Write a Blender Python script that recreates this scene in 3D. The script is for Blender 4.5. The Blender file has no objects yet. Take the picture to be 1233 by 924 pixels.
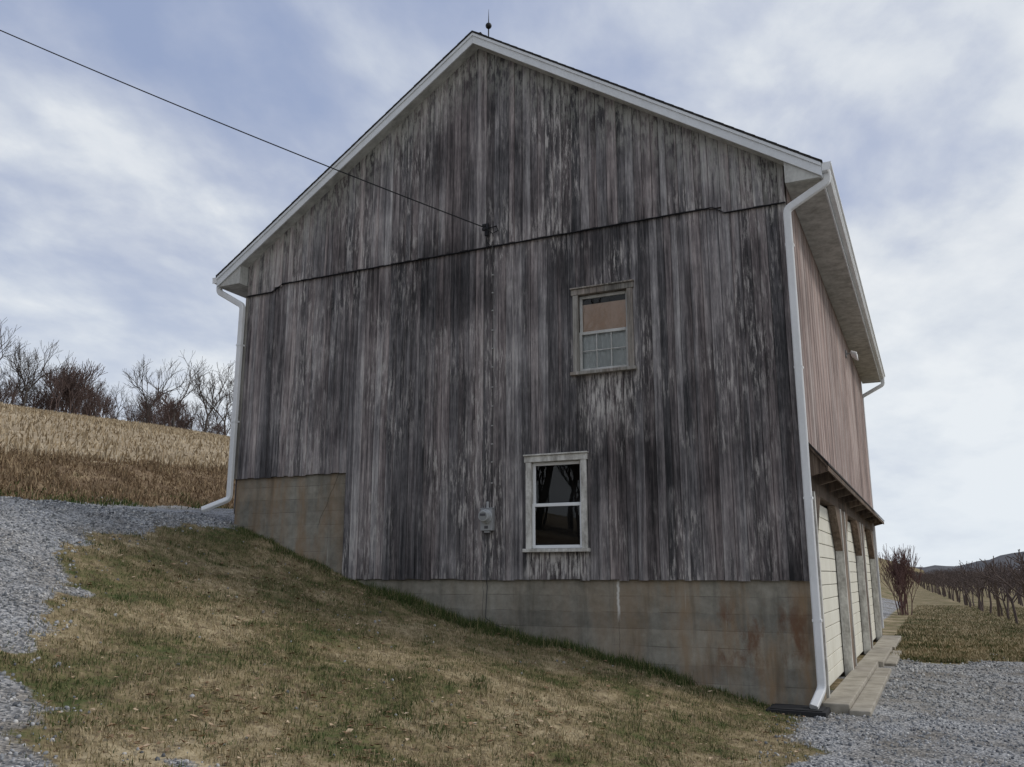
import bpy, math, random
import numpy as np
from mathutils import Vector, Matrix
random.seed(7); rng=np.random.default_rng(7)
sc=bpy.context.scene
D=11.7
XL,XR=-10.945,-1.39
XC=(XL+XR)/2
LEN=13.5
# ------------------------------------------------------------------ helpers
def link(o,parent=None):
    sc.collection.objects.link(o)
    if parent: o.parent=parent
    return o
def empty(name):
    e=bpy.data.objects.new(name,None); e.empty_display_size=.2
    return link(e)
def np_mesh(name,V,F,mat=None,parent=None,attrs=None,smooth=False):
    V=np.asarray(V,dtype=np.float32); F=np.asarray(F,dtype=np.int32)
    me=bpy.data.meshes.new(name)
    me.vertices.add(len(V)); me.vertices.foreach_set('co',V.ravel())
    k=F.shape[1]
    me.loops.add(F.size); me.loops.foreach_set('vertex_index',F.ravel())
    me.polygons.add(len(F)); me.polygons.foreach_set('loop_start',np.arange(0,F.size,k,dtype=np.int32))
    if smooth: me.polygons.foreach_set('use_smooth',np.ones(len(F),dtype=bool))
    me.update(calc_edges=True)
    if attrs:
        for n,a in attrs.items():
            at=me.attributes.new(n,'FLOAT','POINT'); at.data.foreach_set('value',np.asarray(a,dtype=np.float32))
    if mat: me.materials.append(mat)
    if name.startswith('_'): return me
    return link(bpy.data.objects.new(name,me),parent)
class MB:
    def __init__(s): s.v=[];s.f=[];s.a=[]
    def add(s,vs,fs,r=None):
        b=len(s.v); s.v+= [tuple(v) for v in vs]; s.f+=[tuple(b+i for i in f) for f in fs]
        if r is None: r=random.random()
        s.a+=[r]*len(vs)
    def box(s,x0,x1,y0,y1,z0,z1,r=None):
        s.add([(x0,y0,z0),(x1,y0,z0),(x1,y1,z0),(x0,y1,z0),(x0,y0,z1),(x1,y0,z1),(x1,y1,z1),(x0,y1,z1)],
          [(0,3,2,1),(4,5,6,7),(0,1,5,4),(1,2,6,5),(2,3,7,6),(3,0,4,7)],r)
    def prism_y(s,poly,y0,y1,r=None):
        n=len(poly)
        vs=[(x,y0,z) for x,z in poly]+[(x,y1,z) for x,z in poly]
        fs=[tuple(range(n)),tuple(range(2*n-1,n-1,-1))]+[(i,i+n,(i+1)%n+n,(i+1)%n) for i in range(n)]
        s.add(vs,fs,r)
    def prism_x(s,poly,x0,x1,r=None):
        n=len(poly)
        vs=[(x0,y,z) for y,z in poly]+[(x1,y,z) for y,z in poly]
        fs=[tuple(range(n)),tuple(range(2*n-1,n-1,-1))]+[(i,i+n,(i+1)%n+n,(i+1)%n) for i in range(n)]
        s.add(vs,fs,r)
    def sweep(s,path,w,d,n=8,sq=True,r=None):
        P=[Vector(p) for p in path]
        if sq:
            c=.28; prof=[]
            for sx,sy in ((1,-1),(1,1),(-1,1),(-1,-1)):
                prof+=[(sx*w/2,sy*d/2*(1-c)),(sx*w/2*(1-c),sy*d/2)]
            prof=sorted(prof,key=lambda q:math.atan2(q[1],q[0]))
        else:
            prof=[(w/2*math.cos(2*math.pi*i/n),d/2*math.sin(2*math.pi*i/n)) for i in range(n)]
        m=len(prof); vs=[];up=None
        for i,p in enumerate(P):
            t=(P[min(i+1,len(P)-1)]-P[max(i-1,0)]).normalized()
            if up is None:
                up=Vector((1,0,0)) if abs(t.x)<.9 else Vector((0,1,0))
            u=(up-t*up.dot(t)).normalized(); up=u; v=t.cross(u)
            vs+=[p+u*a+v*b for a,b in prof]
        fs=[tuple(range(m-1,-1,-1)),tuple(range((len(P)-1)*m,len(P)*m))]
        for i in range(len(P)-1):
            for j in range(m):
                k=(j+1)%m; fs.append((i*m+j,i*m+k,(i+1)*m+k,(i+1)*m+j))
        s.add(vs,fs,r)
    def make(s,name,mat,parent=None,bevel=0,smooth=False):
        me=bpy.data.meshes.new(name); me.from_pydata(s.v,[],s.f); me.update()
        at=me.attributes.new('rnd','FLOAT','POINT'); at.data.foreach_set('value',s.a)
        me.materials.append(mat)
        if smooth:
            me.polygons.foreach_set('use_smooth',[True]*len(me.polygons))
        o=link(bpy.data.objects.new(name,me),parent)
        if bevel:
            b=o.modifiers.new('b','BEVEL'); b.width=bevel; b.segments=2; b.limit_method='ANGLE'
        return o
class NT:
    def __init__(s,name):
        s.m=bpy.data.materials.new(name); s.m.use_nodes=True; s.t=s.m.node_tree; s.t.nodes.clear()
        s.out=s.n('ShaderNodeOutputMaterial')
    def n(s,typ,**kw):
        nd=s.t.nodes.new(typ)
        for k,v in kw.items(): setattr(nd,k,v)
        return nd
    def l(s,a,b): s.t.links.new(a,b)
    def setin(s,sock,v):
        if isinstance(v,bpy.types.NodeSocket): s.l(v,sock)
        else: sock.default_value=v
    def obj(s): return s.n('ShaderNodeTexCoord').outputs['Object']
    def attr(s,name):
        a=s.n('ShaderNodeAttribute'); a.attribute_name=name; return a.outputs['Fac']
    def map(s,vec,scale=(1,1,1),loc=(0,0,0),rot=(0,0,0)):
        m=s.n('ShaderNodeMapping'); s.l(vec,m.inputs['Vector']); m.inputs['Scale'].default_value=scale
        s.setin(m.inputs['Location'],loc); m.inputs['Rotation'].default_value=rot; return m.outputs[0]
    def noise(s,vec,scale=1,detail=4,rough=.55,dist=0,col=False):
        x=s.n('ShaderNodeTexNoise'); s.l(vec,x.inputs['Vector']); x.inputs['Scale'].default_value=scale
        x.inputs['Detail'].default_value=detail; x.inputs['Roughness'].default_value=rough; x.inputs['Distortion'].default_value=dist
        return x.outputs['Color' if col else 'Fac']
    def voro(s,vec,scale,feature='F1',out='Distance',rand=1):
        x=s.n('ShaderNodeTexVoronoi',feature=feature); s.l(vec,x.inputs['Vector']); x.inputs['Scale'].default_value=scale
        x.inputs['Randomness'].default_value=rand
        return x.outputs[out]
    def math(s,op,a,b=0,c=None,clamp=False):
        x=s.n('ShaderNodeMath',operation=op,use_clamp=clamp); s.setin(x.inputs[0],a); s.setin(x.inputs[1],b)
        if c is not None: s.setin(x.inputs[2],c)
        return x.outputs[0]
    def rng(s,v,a,b,c=0,d=1):
        x=s.n('ShaderNodeMapRange'); s.setin(x.inputs[0],v)
        for i,q in enumerate((a,b,c,d)): x.inputs[i+1].default_value=q
        return x.outputs[0]
    def mix(s,f,a,b,typ='MIX'):
        x=s.n('ShaderNodeMix',data_type='RGBA',blend_type=typ); s.setin(x.inputs[0],f)
        def c(v): return v if isinstance(v,bpy.types.NodeSocket) else (tuple(v)+(1,) if len(v)==3 else v)
        s.setin(x.inputs[6],c(a)); s.setin(x.inputs[7],c(b)); return x.outputs[2]
    def ramp(s,f,stops):
        x=s.n('ShaderNodeValToRGB'); s.l(f,x.inputs[0]); e=x.color_ramp.elements
        while len(e)>1: e.remove(e[-1])
        e[0].position=stops[0][0]; e[0].color=tuple(stops[0][1])+(1,)
        for p,c in stops[1:]:
            q=e.new(p); q.color=tuple(c)+(1,)
        return x.outputs[0]
    def sep(s,v):
        x=s.n('ShaderNodeSeparateXYZ'); s.l(v,x.inputs[0]); return x.outputs
    def comb(s,x,y,z):
        c=s.n('ShaderNodeCombineXYZ'); s.setin(c.inputs[0],x); s.setin(c.inputs[1],y); s.setin(c.inputs[2],z); return c.outputs[0]
    def band(s,v,a,b,f):
        return s.math('MULTIPLY',s.rng(v,a-f,a+f),s.rng(v,b+f,b-f))
    def bsdf(s,col,rough=.8,metal=0,spec=.3,bump=None,bstr=.3,bdist=.01):
        p=s.n('ShaderNodeBsdfPrincipled'); s.setin(p.inputs['Base Color'],col if isinstance(col,bpy.types.NodeSocket) else tuple(col)+(1,))
        s.setin(p.inputs['Roughness'],rough); p.inputs['Metallic'].default_value=metal; p.inputs['Specular IOR Level'].default_value=spec
        if bump is not None:
            b=s.n('ShaderNodeBump'); s.l(bump,b.inputs['Height']); b.inputs['Strength'].default_value=bstr; b.inputs['Distance'].default_value=bdist
            s.l(b.outputs[0],p.inputs['Normal'])
        s.l(p.outputs[0],s.out.inputs[0]); return s.m
# ------------------------------------------------------------------ materials
def mat_siding(name,stops,rw=.26,regional=False):
    t=NT(name); o=t.obj(); r=t.attr('rnd')
    off=t.comb(t.math('MULTIPLY',r,13.0),0,t.math('MULTIPLY',r,41.0))
    va=t.n('ShaderNodeVectorMath',operation='ADD'); t.l(o,va.inputs[0]); t.l(off,va.inputs[1]); v=va.outputs[0]
    fine=t.noise(t.map(v,(70,70,1.6)),1,4,.6)
    med=t.noise(t.map(v,(17,17,.7)),1,5,.66)
    flak=t.noise(t.map(v,(45,45,7)),1,5,.7)
    big=t.noise(t.map(o,(.65,.65,.5)),1,5,.65)
    a=t.math('MULTIPLY',fine,.42); a=t.math('MULTIPLY_ADD',med,1.05,a); a=t.math('MULTIPLY_ADD',big,.95,a)
    a=t.math('MULTIPLY_ADD',flak,.40,a)
    a=t.math('MULTIPLY_ADD',r,rw,a); a=t.math('ADD',a,-1.045-(rw-.2)*.5)
    if regional:
        q=t.sep(o)
        d1=t.math('MULTIPLY',t.band(q[0],-3.7,-1.7,.8),t.band(q[2],2.0,4.6,.9))     # darker lower right field
        d2=t.math('MULTIPLY',t.band(q[0],-8.3,-5.2,.9),t.band(q[2],5.6,6.5,.5))     # under the seam
        d3=t.math('MULTIPLY',t.band(q[0],-7.2,-4.4,.8),t.rng(q[2],7.4,8.6))         # gable peak
        l1=t.rng(q[0],-8.4,-8.9)                                                     # paler, smoother left bay
        a=t.math('MULTIPLY_ADD',t.math('ADD',d1,t.math('ADD',d2,t.math('MULTIPLY',d3,.6))),-.11,a)
        a=t.math('MULTIPLY_ADD',l1,.05,a)
    col=t.ramp(a,stops)
    hue=t.noise(t.map(v,(3,3,.15)),1,2)
    col=t.mix(t.rng(hue,.42,.6),col,t.mix(1.0,col,(1.06,.97,.94),'MULTIPLY'))
    return t,o,v,a,col,fine,flak
t,o,v,a,col,fine,flak=mat_siding('weathered_siding',[(.10,(.024,.024,.026)),(.30,(.068,.065,.068)),(.46,(.140,.132,.136)),(.60,(.235,.222,.225)),(.76,(.385,.365,.36)),(.95,(.60,.575,.555))],regional=True)
z=t.sep(o)
big2=t.noise(t.map(o,(.9,1,.55)),1,4,.6)
chip=t.math('MULTIPLY',t.rng(t.noise(t.map(v,(22,22,2.6)),1,7,.74),.50,.61),t.rng(big2,.46,.60))
col=t.mix(t.math('MULTIPLY',chip,.85),col,(.54,.505,.48))
cn=t.noise(t.map(v,(24,24,3)),1,7,.72)
su=t.math('MULTIPLY',t.band(z[0],-4.40,-3.72,.12),t.band(z[2],3.75,4.45,.30))
sl_=t.math('MULTIPLY',t.band(z[0],-5.35,-4.35,.06),t.band(z[2],1.5,1.9,.08))
ss=t.math('MULTIPLY',t.math('ADD',su,sl_,clamp=True),t.rng(cn,.47,.57))
col=t.mix(t.math('MULTIPLY',ss,.8),col,(.60,.57,.54))
xc=t.math('ABSOLUTE',t.math('ADD',z[0],-XC)); rk=t.math('MULTIPLY_ADD',xc,.662,z[2])
m=t.math('MULTIPLY',t.rng(rk,9.3,10.2),t.rng(t.noise(t.map(v,(14,14,4)),1,6,.7),.44,.55))
col=t.mix(t.math('MULTIPLY',m,.6),col,(.46,.46,.41))
SID=t.bsdf(col,.88,spec=.2,bump=t.math('ADD',fine,t.math('MULTIPLY',flak,.6)),bstr=.5,bdist=.006)
t,o,v,a,col,fine,flak=mat_siding('side_siding_paint',[(.1,(.10,.082,.077)),(.33,(.21,.168,.156)),(.52,(.34,.28,.26)),(.9,(.54,.48,.46))])
SIDE=t.bsdf(col,.88,spec=.2,bump=fine,bstr=.4,bdist=.006)
t,o,v,a,col,fine,flak=mat_siding('old_brown_wood',[(.12,(.035,.029,.024)),(.42,(.13,.10,.078)),(.78,(.28,.225,.175))])
BROWN=t.bsdf(col,.9,spec=.2,bump=fine,bstr=.4,bdist=.005)
t,o,v,a,col,fine,flak=mat_siding('weathered_window_frame',[(.16,(.05,.046,.04)),(.38,(.15,.14,.125)),(.56,(.27,.255,.23)),(.82,(.45,.43,.4))])
FRAMEW=t.bsdf(col,.85,spec=.2,bump=flak,bstr=.4,bdist=.004)
def paint(name,c,dirt=.3,dc=(.25,.23,.2),rough=.5,sc_=3.0):
    t=NT(name); o=t.obj()
    n=t.noise(t.map(o,(sc_,sc_,sc_*.35)),1,7,.65); n2=t.noise(o,22,5,.6)
    f=t.math('MULTIPLY',t.rng(t.math('MULTIPLY_ADD',n2,.35,n),.55,.95),dirt)
    return t.bsdf(t.mix(f,c,dc),rough,bump=n2,bstr=.08,bdist=.004)
WHITE=paint('white_painted_metal',(.78,.79,.80),.25,rough=.4)
TRIMW=paint('white_fascia_paint',(.74,.76,.78),.32,(.3,.31,.3),rough=.5)
SOFF=paint('dirty_soffit',(.56,.56,.53),.85,(.18,.175,.16),.8,5)
CHIP=paint('chipped_white_paint',(.66,.65,.61),.95,(.17,.15,.13),.8,9)
VINYL=paint('white_vinyl',(.80,.81,.82),.08,rough=.35)
CREAM=paint('cream_door_paint',(.72,.70,.61),.35,(.35,.3,.2),.6)
t=NT('dark_shingles'); o=t.obj(); n=t.noise(o,40,4)
SHING=t.bsdf(t.mix(n,(.018,.017,.017),(.05,.045,.042)),.9,bump=n,bstr=.6,bdist=.01)
t=NT('old_board_formed_concrete'); o=t.obj(); s=t.sep(o)
n1=t.noise(o,.9,6,.6); n2=t.noise(o,7,6,.65); n3=t.noise(o,60,3,.6)
base=t.ramp(t.math('MULTIPLY_ADD',n2,.5,t.math('MULTIPLY',n1,.55)),[(.32,(.13,.124,.105)),(.5,(.235,.224,.192)),(.7,(.36,.345,.30))])
zz=t.math('MULTIPLY',t.math('MULTIPLY_ADD',t.noise(t.map(o,(.8,.8,2)),1,3),.05,s[2]),4.6)
fl=t.math('FLOOR',zz); fr=t.math('FRACT',zz)
wn=t.n('ShaderNodeTexWhiteNoise',noise_dimensions='1D'); t.l(fl,wn.inputs['W'])
base=t.mix(1.0,base,t.ramp(wn.outputs[0],[(0,(.84,.84,.84)),(1,(1.1,1.08,1.05))]),'MULTIPLY')
line=t.math('MULTIPLY',t.math('LESS_THAN',fr,.045),t.rng(t.noise(o,2.2,4),.42,.6))
base=t.mix(t.math('MULTIPLY',line,.6),base,(.07,.062,.055))
st=t.noise(t.map(o,(2.4,2.4,.5)),1,6,.65)
rx=t.rng(s[0],-5.0,-2.6); lx=t.rng(s[0],-8.5,-8.9)
rm=t.math('ADD',rx,t.math('MULTIPLY',lx,.95),clamp=True)
rust=t.math('MULTIPLY',t.rng(st,.43,.62),t.math('MULTIPLY_ADD',rm,.62,.14))
base=t.mix(rust,base,(.28,.185,.105))
nr=t.noise(t.map(o,(3.4,3.4,1.6)),1,6,.7)
rust2=t.math('MULTIPLY',t.rng(nr,.50,.62),t.math('ADD',t.math('MULTIPLY',t.band(s[0],-2.75,-1.45,.15),t.band(s[2],.35,1.2,.2)),t.math('MULTIPLY',t.band(s[0],-9.2,-8.6,.12),.25)))
base=t.mix(t.math('MULTIPLY',rust2,.75),base,(.14,.068,.038))
lime=t.rng(t.noise(t.map(o,(9,9,.35)),1,4,.6),.66,.75)
base=t.mix(t.math('MULTIPLY',lime,.5),base,(.55,.55,.5))
wob=t.math('MULTIPLY_ADD',t.noise(t.map(o,(1,1,5)),1,4),.10,s[0])
wl=t.math('MULTIPLY',t.band(wob,-3.93,-3.90,.012),t.band(s[2],1.02,1.5,.1)); base=t.mix(t.math('MULTIPLY',wl,.85),base,(.75,.74,.70))
cr=t.math('MULTIPLY',t.band(wob,-3.912,-3.908,.004),t.rng(s[2],1.05,1.0)); base=t.mix(cr,base,(.03,.027,.023))
cr=t.math('MULTIPLY',t.band(wob,-6.012,-6.006,.004),t.rng(s[2],.2,.3)); base=t.mix(t.math('MULTIPLY',cr,.8),base,(.03,.027,.023))
diag=t.math('MULTIPLY_ADD',s[2],-.45,wob); cr=t.math('MULTIPLY',t.band(diag,-10.145,-10.135,.005),t.rng(s[2],2.3,2.4)); base=t.mix(t.math('MULTIPLY',cr,.8),base,(.03,.027,.023))
dk=t.rng(t.noise(t.map(o,(5,5,.5)),1,5,.6),.54,.70)
base=t.mix(t.math('MULTIPLY',dk,.5),base,(.085,.08,.068))
h=t.math('ADD',t.math('MULTIPLY',n2,.5),t.math('ADD',t.math('MULTIPLY',n3,.3),t.math('MULTIPLY',line,-.4)))
CONC=t.bsdf(base,.92,spec=.2,bump=h,bstr=.5,bdist=.015)
t=NT('apron_concrete'); o=t.obj(); n1=t.noise(o,3,6,.65); n2=t.noise(o,50,3)
APR=t.bsdf(t.ramp(n1,[(.3,(.20,.18,.145)),(.55,(.34,.31,.26)),(.8,(.44,.41,.36))]),.9,bump=n2,bstr=.3)
def flat(name,c,rough=.8,metal=0,spec=.3,var=.3):
    t=NT(name); o=t.obj(); n=t.noise(o,12,5); c2=tuple(q*(1-var) for q in c)
    return t.bsdf(t.mix(n,c,c2),rough,metal,spec,bump=n,bstr=.1)
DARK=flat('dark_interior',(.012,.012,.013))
TAN=flat('tan_panel',(.70,.50,.39))  # plain tan fill behind the upper sash
CURT=flat('curtain_cloth',(.66,.68,.68))
GREY=flat('grey_metal',(.40,.41,.42),.45,.2)
DGREY=flat('meter_face',(.10,.10,.11),.3)
BLACK=flat('black_cable',(.012,.012,.013),.6)
IRON=flat('dark_iron',(.04,.04,.045),.6,.5)
SLAB=flat('dark_rubber_mat',(.03,.03,.032),.9)
POLE=flat('pole_wood',(.11,.08,.06),.9)
t=NT('window_glass')
fr=t.n('ShaderNodeFresnel'); fr.inputs[0].default_value=1.45
tr=t.n('ShaderNodeBsdfTransparent'); tr.inputs[0].default_value=(.92,.94,.94,1)
gl=t.n('ShaderNodeBsdfGlossy'); gl.inputs['Roughness'].default_value=.01
bm=t.n('ShaderNodeBump'); bm.inputs['Strength'].default_value=.05; t.l(t.noise(t.obj(),3,2),bm.inputs['Height']); t.l(bm.outputs[0],gl.inputs['Normal'])
mx=t.n('ShaderNodeMixShader'); t.l(fr.outputs[0],mx.inputs[0]); t.l(tr.outputs[0],mx.inputs[1]); t.l(gl.outputs[0],mx.inputs[2]); t.l(mx.outputs[0],t.out.inputs[0])
GLASS=t.m
def bark(name,c1,c2):
    t=NT(name); o=t.obj(); n=t.noise(o,4,3); return t.bsdf(t.mix(n,c1,c2),.95,spec=.1)
BARK=bark('grey_bark',(.12,.105,.095),(.07,.06,.055))
BARKR=bark('brown_twigs',(.15,.11,.10),(.10,.072,.066))
BARKB=bark('reddish_twigs',(.20,.12,.105),(.12,.075,.07))
BARKO=bark('orchard_bark',(.14,.11,.10),(.09,.07,.065))
def grass_col(t,o,r=None):
    p=t.noise(t.map(o,(1,1,0)),.75,6,.62); q=t.noise(t.map(o,(1,1,0)),4.5,4,.6)
    f=t.math('MULTIPLY_ADD',q,.60,t.math('MULTIPLY',p,1.10))
    if r is not None: f=t.math('MULTIPLY_ADD',r,.44,t.math('ADD',f,-.465))
    else: f=t.math('ADD',f,t.math('MULTIPLY_ADD',t.noise(o,28,4),.3,-.40))
    return t.ramp(f,[(.24,(.040,.058,.019)),(.40,(.080,.096,.035)),(.51,(.142,.130,.060)),(.62,(.235,.185,.105)),(.82,(.42,.345,.22))])
def gravel_col(t,o):
    v=t.voro(o,42,out='Color'); s=t.sep(v)
    n=t.noise(o,1.1,5,.6)
    c=t.ramp(s[0],[(0,(.12,.125,.13)),(.5,(.28,.285,.295)),(1,(.50,.50,.50))])
    return t.mix(1,c,t.ramp(n,[(.34,(.68,.62,.54)),(.6,(1.08,1.08,1.08))]),'MULTIPLY')
t=NT('ground_surface'); o=t.obj()
g=grass_col(t,o); soil=t.noise(o,9,5,.65)
g=t.mix(t.rng(soil,.50,.68),g,(.12,.088,.055))
gr=gravel_col(t,o); vd=t.voro(o,42)
nn=t.noise(o,5,5,.65)
gm=t.math('MULTIPLY_ADD',nn,.7,t.math('ADD',t.attr('gravel'),-.35)); gm=t.rng(gm,.44,.56)
c=t.mix(gm,g,gr)
bank=t.ramp(t.noise(t.map(o,(1,1,1.5)),1.6,7,.7),[(.3,(.10,.065,.04)),(.5,(.19,.135,.085)),(.62,(.30,.225,.14)),(.75,(.10,.11,.04))])
c=t.mix(t.rng(t.math('MULTIPLY_ADD',nn,.6,t.math('ADD',t.attr('bank'),-.3)),.42,.58),c,bank)
fld=t.ramp(t.math('MULTIPLY_ADD',t.noise(t.map(o,(2.2,.25,0)),1,5,.7),.7,t.math('MULTIPLY',t.noise(t.map(o,(.12,.04,0)),1,4),.4)),[(.36,(.17,.125,.08)),(.52,(.30,.235,.155)),(.68,(.43,.355,.25))])
c=t.mix(t.rng(t.math('MULTIPLY_ADD',nn,.5,t.math('ADD',t.attr('field'),-.25)),.42,.58),c,fld)
GROUND=t.bsdf(c,.95,spec=.1,bump=t.math('ADD',t.math('MULTIPLY',vd,gm),t.math('MULTIPLY',nn,.6)),bstr=.7,bdist=.03)
t=NT('grass_blades'); o=t.obj(); r=t.attr('rnd'); GB=t.bsdf(grass_col(t,o,r),.8,spec=.15)
t=NT('green_grass_blades'); r=t.attr('rnd'); GGB=t.bsdf(t.ramp(r,[(0,(.030,.050,.014)),(.6,(.065,.098,.028)),(.85,(.17,.155,.07)),(1,(.36,.3,.17))]),.8,spec=.15)
t=NT('dry_grass'); r=t.attr('rnd'); DGB=t.bsdf(t.ramp(r,[(0,(.11,.07,.045)),(.5,(.22,.155,.095)),(.85,(.36,.275,.175)),(1,(.09,.11,.035))]),.9,spec=.1)
t=NT('corn_stubble'); r=t.attr('rnd'); STB=t.bsdf(t.ramp(r,[(0,(.19,.14,.085)),(.5,(.35,.275,.18)),(1,(.54,.46,.34))]),.9,spec=.1)
t=NT('dead_leaves'); r=t.attr('rnd'); LEAF=t.bsdf(t.ramp(r,[(0,(.13,.075,.04)),(.55,(.30,.20,.12)),(1,(.54,.42,.29))]),.8,spec=.2)
t=NT('gravel_stones'); r=t.attr('rnd'); o=t.obj()
STONE=t.bsdf(t.mix(1,t.ramp(r,[(0,(.10,.105,.115)),(.4,(.24,.25,.26)),(.8,(.39,.39,.40)),(1,(.60,.59,.57))]),t.ramp(t.noise(o,60,3),[(.3,(.8,.8,.8)),(.7,(1.15,1.15,1.15))]),'MULTIPLY'),.9,spec=.2)
t=NT('distant_woods'); o=t.obj(); n=t.noise(t.map(o,(.03,.03,.12)),1,6,.7)
HILL=t.bsdf(t.ramp(n,[(.3,(.085,.09,.10)),(.7,(.16,.155,.16))]),1,spec=0)
# ------------------------------------------------------------------ terrain
px=np.array([-2500,-300,-130,-90,-60,-19.3,-18,-16.3,-12.5,-11.0,-10.0,-8.5,-6.07,-3.81,-1.99,-1.3,3,40,2500.])
pz=np.array([30,24,19.6,18.3,12.6,4.25,3.75,2.98,2.68,2.5,2.05,1.5,.82,.37,-.06,-.06,-.08,-.4,-6.])
gy=np.array([-2500,-60,0,12,20,60,94,200,2500.]); gz=np.array([-1.5,-1.0,-.45,0,.35,1.3,2.4,3.5,5.])
ry=np.array([-2500,0,20,60,200,2500.]); rz=np.array([0,0,0,-.2,-.6,-5.])
def sm(a,b,x):
    t=np.clip((x-a)/(b-a),0,1); return t*t*(3-2*t)
def vnoise(x,y,sc_,seed):
    x=x*sc_; y=y*sc_; xi=np.floor(x).astype(np.int64); yi=np.floor(y).astype(np.int64); fx=x-xi; fy=y-yi
    fx=fx*fx*(3-2*fx); fy=fy*fy*(3-2*fy)
    def h(a,b):
        n=(a*374761393+b*668265263+seed*974634777)&0xffffffff
        n=((n^(n>>13))*1274126177)&0xffffffff
        return ((n^(n>>16))&0xffff)/65535.
    return (h(xi,yi)*(1-fx)+h(xi+1,yi)*fx)*(1-fy)+(h(xi,yi+1)*(1-fx)+h(xi+1,yi+1)*fx)*fy
def H(x,Yc):
    x=np.asarray(x,float); Yc=np.asarray(Yc,float)
    h=sum(np.interp(x+d,px,pz) for d in np.linspace(-.45,.45,7))/7
    w=1-sm(-15,-11,x)
    h=h+w*np.interp(Yc,gy,gz)+(1-w)*np.interp(Yc,ry,rz)
    near=(1-sm(20,60,np.abs(x)))
    amp=.05*sm(-1.6,-3,x)*near
    h=h+(vnoise(x,Yc,.9,1)-.5)*amp*1.8+(vnoise(x,Yc,2.7,2)-.5)*amp*1.1+(vnoise(x,Yc,5.5,3)-.5)*amp*.6
    far=sm(-19,-30,x)
    h=h+far*(vnoise(x,Yc,.05,5)-.5)*.8
    return h
lawn=np.array([(-4.3,3.6),(-5.6,4.35),(-7,5.05),(-8.5,6.4),(-10.0,7.9),(-10.8,10),(-11.1,11.7),(-11.15,30),(-1.3,30),(-1.25,11.55),(-1.42,9.3),(-1.6,8.4),(-1.4,3.2),(-3.2,2.7)])
def lawn_sd(x,y):
    d=np.full(x.shape,1e9); ins=np.zeros(x.shape,bool)
    n=len(lawn)
    for i in range(n):
        a=lawn[i]; b=lawn[(i+1)%n]; e=b-a
        t_=np.clip(((x-a[0])*e[0]+(y-a[1])*e[1])/(e@e),0,1)
        d=np.minimum(d,np.hypot(x-a[0]-t_*e[0],y-a[1]-t_*e[1]))
        c=((a[1]>y)!=(b[1]>y))&(x<(b[0]-a[0])*(y-a[1])/(b[1]-a[1]+1e-12)+a[0]); ins^=c
    return np.where(ins,-d,d)
def masks(x,y):
    n=(vnoise(x,y,1.1,11)-.5)*.9+(vnoise(x,y,3.1,12)-.5)*.6
    sd=lawn_sd(x,y)+n*.7
    gravel=sm(-.5,.3,sd)
    gravel*=sm(-16.8,-15.8,x+n)
    yl=19.8+np.clip(x,0,30)*.15
    right=sm(-2.5,-1.4,x)
    gravel*=1-right*sm(-1.2,1.2,y+n*3.-yl)
    gravel*=1-sm(12,14,x)
    gravel*=1-sm(60,70,y)
    st=np.exp(-((y-(4.55+(x+6.6)*.15)+n*.3)/.25)**2)*sm(-5.2,-5.8,x)*sm(-9,-8,x)
    gravel*=1-.9*st
    pt=np.exp(-(((x+4.1)/.45)**2+((y-4.15)/.16)**2)); gravel=np.maximum(gravel,.62*pt)
    bank=sm(-15.9,-16.7,x+n)*(1-sm(-19.2,-20.2,x+n)) 
    field=sm(-19.2,-20.2,x+n)
    return gravel,bank,field
def axis(segs):
    a=[]
    for s0,s1,st in segs: a+=list(np.arange(s0,s1,st))
    return np.array(a+[segs[-1][1]])
gx=axis([(-2500,-400,150),(-400,-140,20),(-140,-24,2.),(-24,-12.5,.3),(-12.5,3,.08),(3,12,.4),(12,60,3),(60,400,25),(400,2500,150)])
gyy=axis([(-2500,-400,150),(-400,-40,20),(-40,1.5,1.),(1.5,13,.08),(13,24,.25),(24,60,1),(60,200,4),(200,500,20),(500,2500,150)])
X,Y=np.meshgrid(gx,gyy); Z=H(X,Y)
inside=(X>XL+.35)&(X<XR-.35)&(Y>D+.35)&(Y<D+LEN-.3)
Z=np.where(inside,np.minimum(Z,-.1),Z)
ga,ba,fi=masks(X,Y)
nx,ny=len(gx),len(gyy); idx=np.arange(nx*ny).reshape(ny,nx)
F=np.stack([idx[:-1,:-1],idx[:-1,1:],idx[1:,1:],idx[1:,:-1]],-1).reshape(-1,4)
np_mesh('ground',np.stack([X.ravel(),Y.ravel()-D,Z.ravel()],-1),F,GROUND,attrs={'gravel':ga.ravel(),'bank':ba.ravel(),'field':fi.ravel()},smooth=True)
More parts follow.
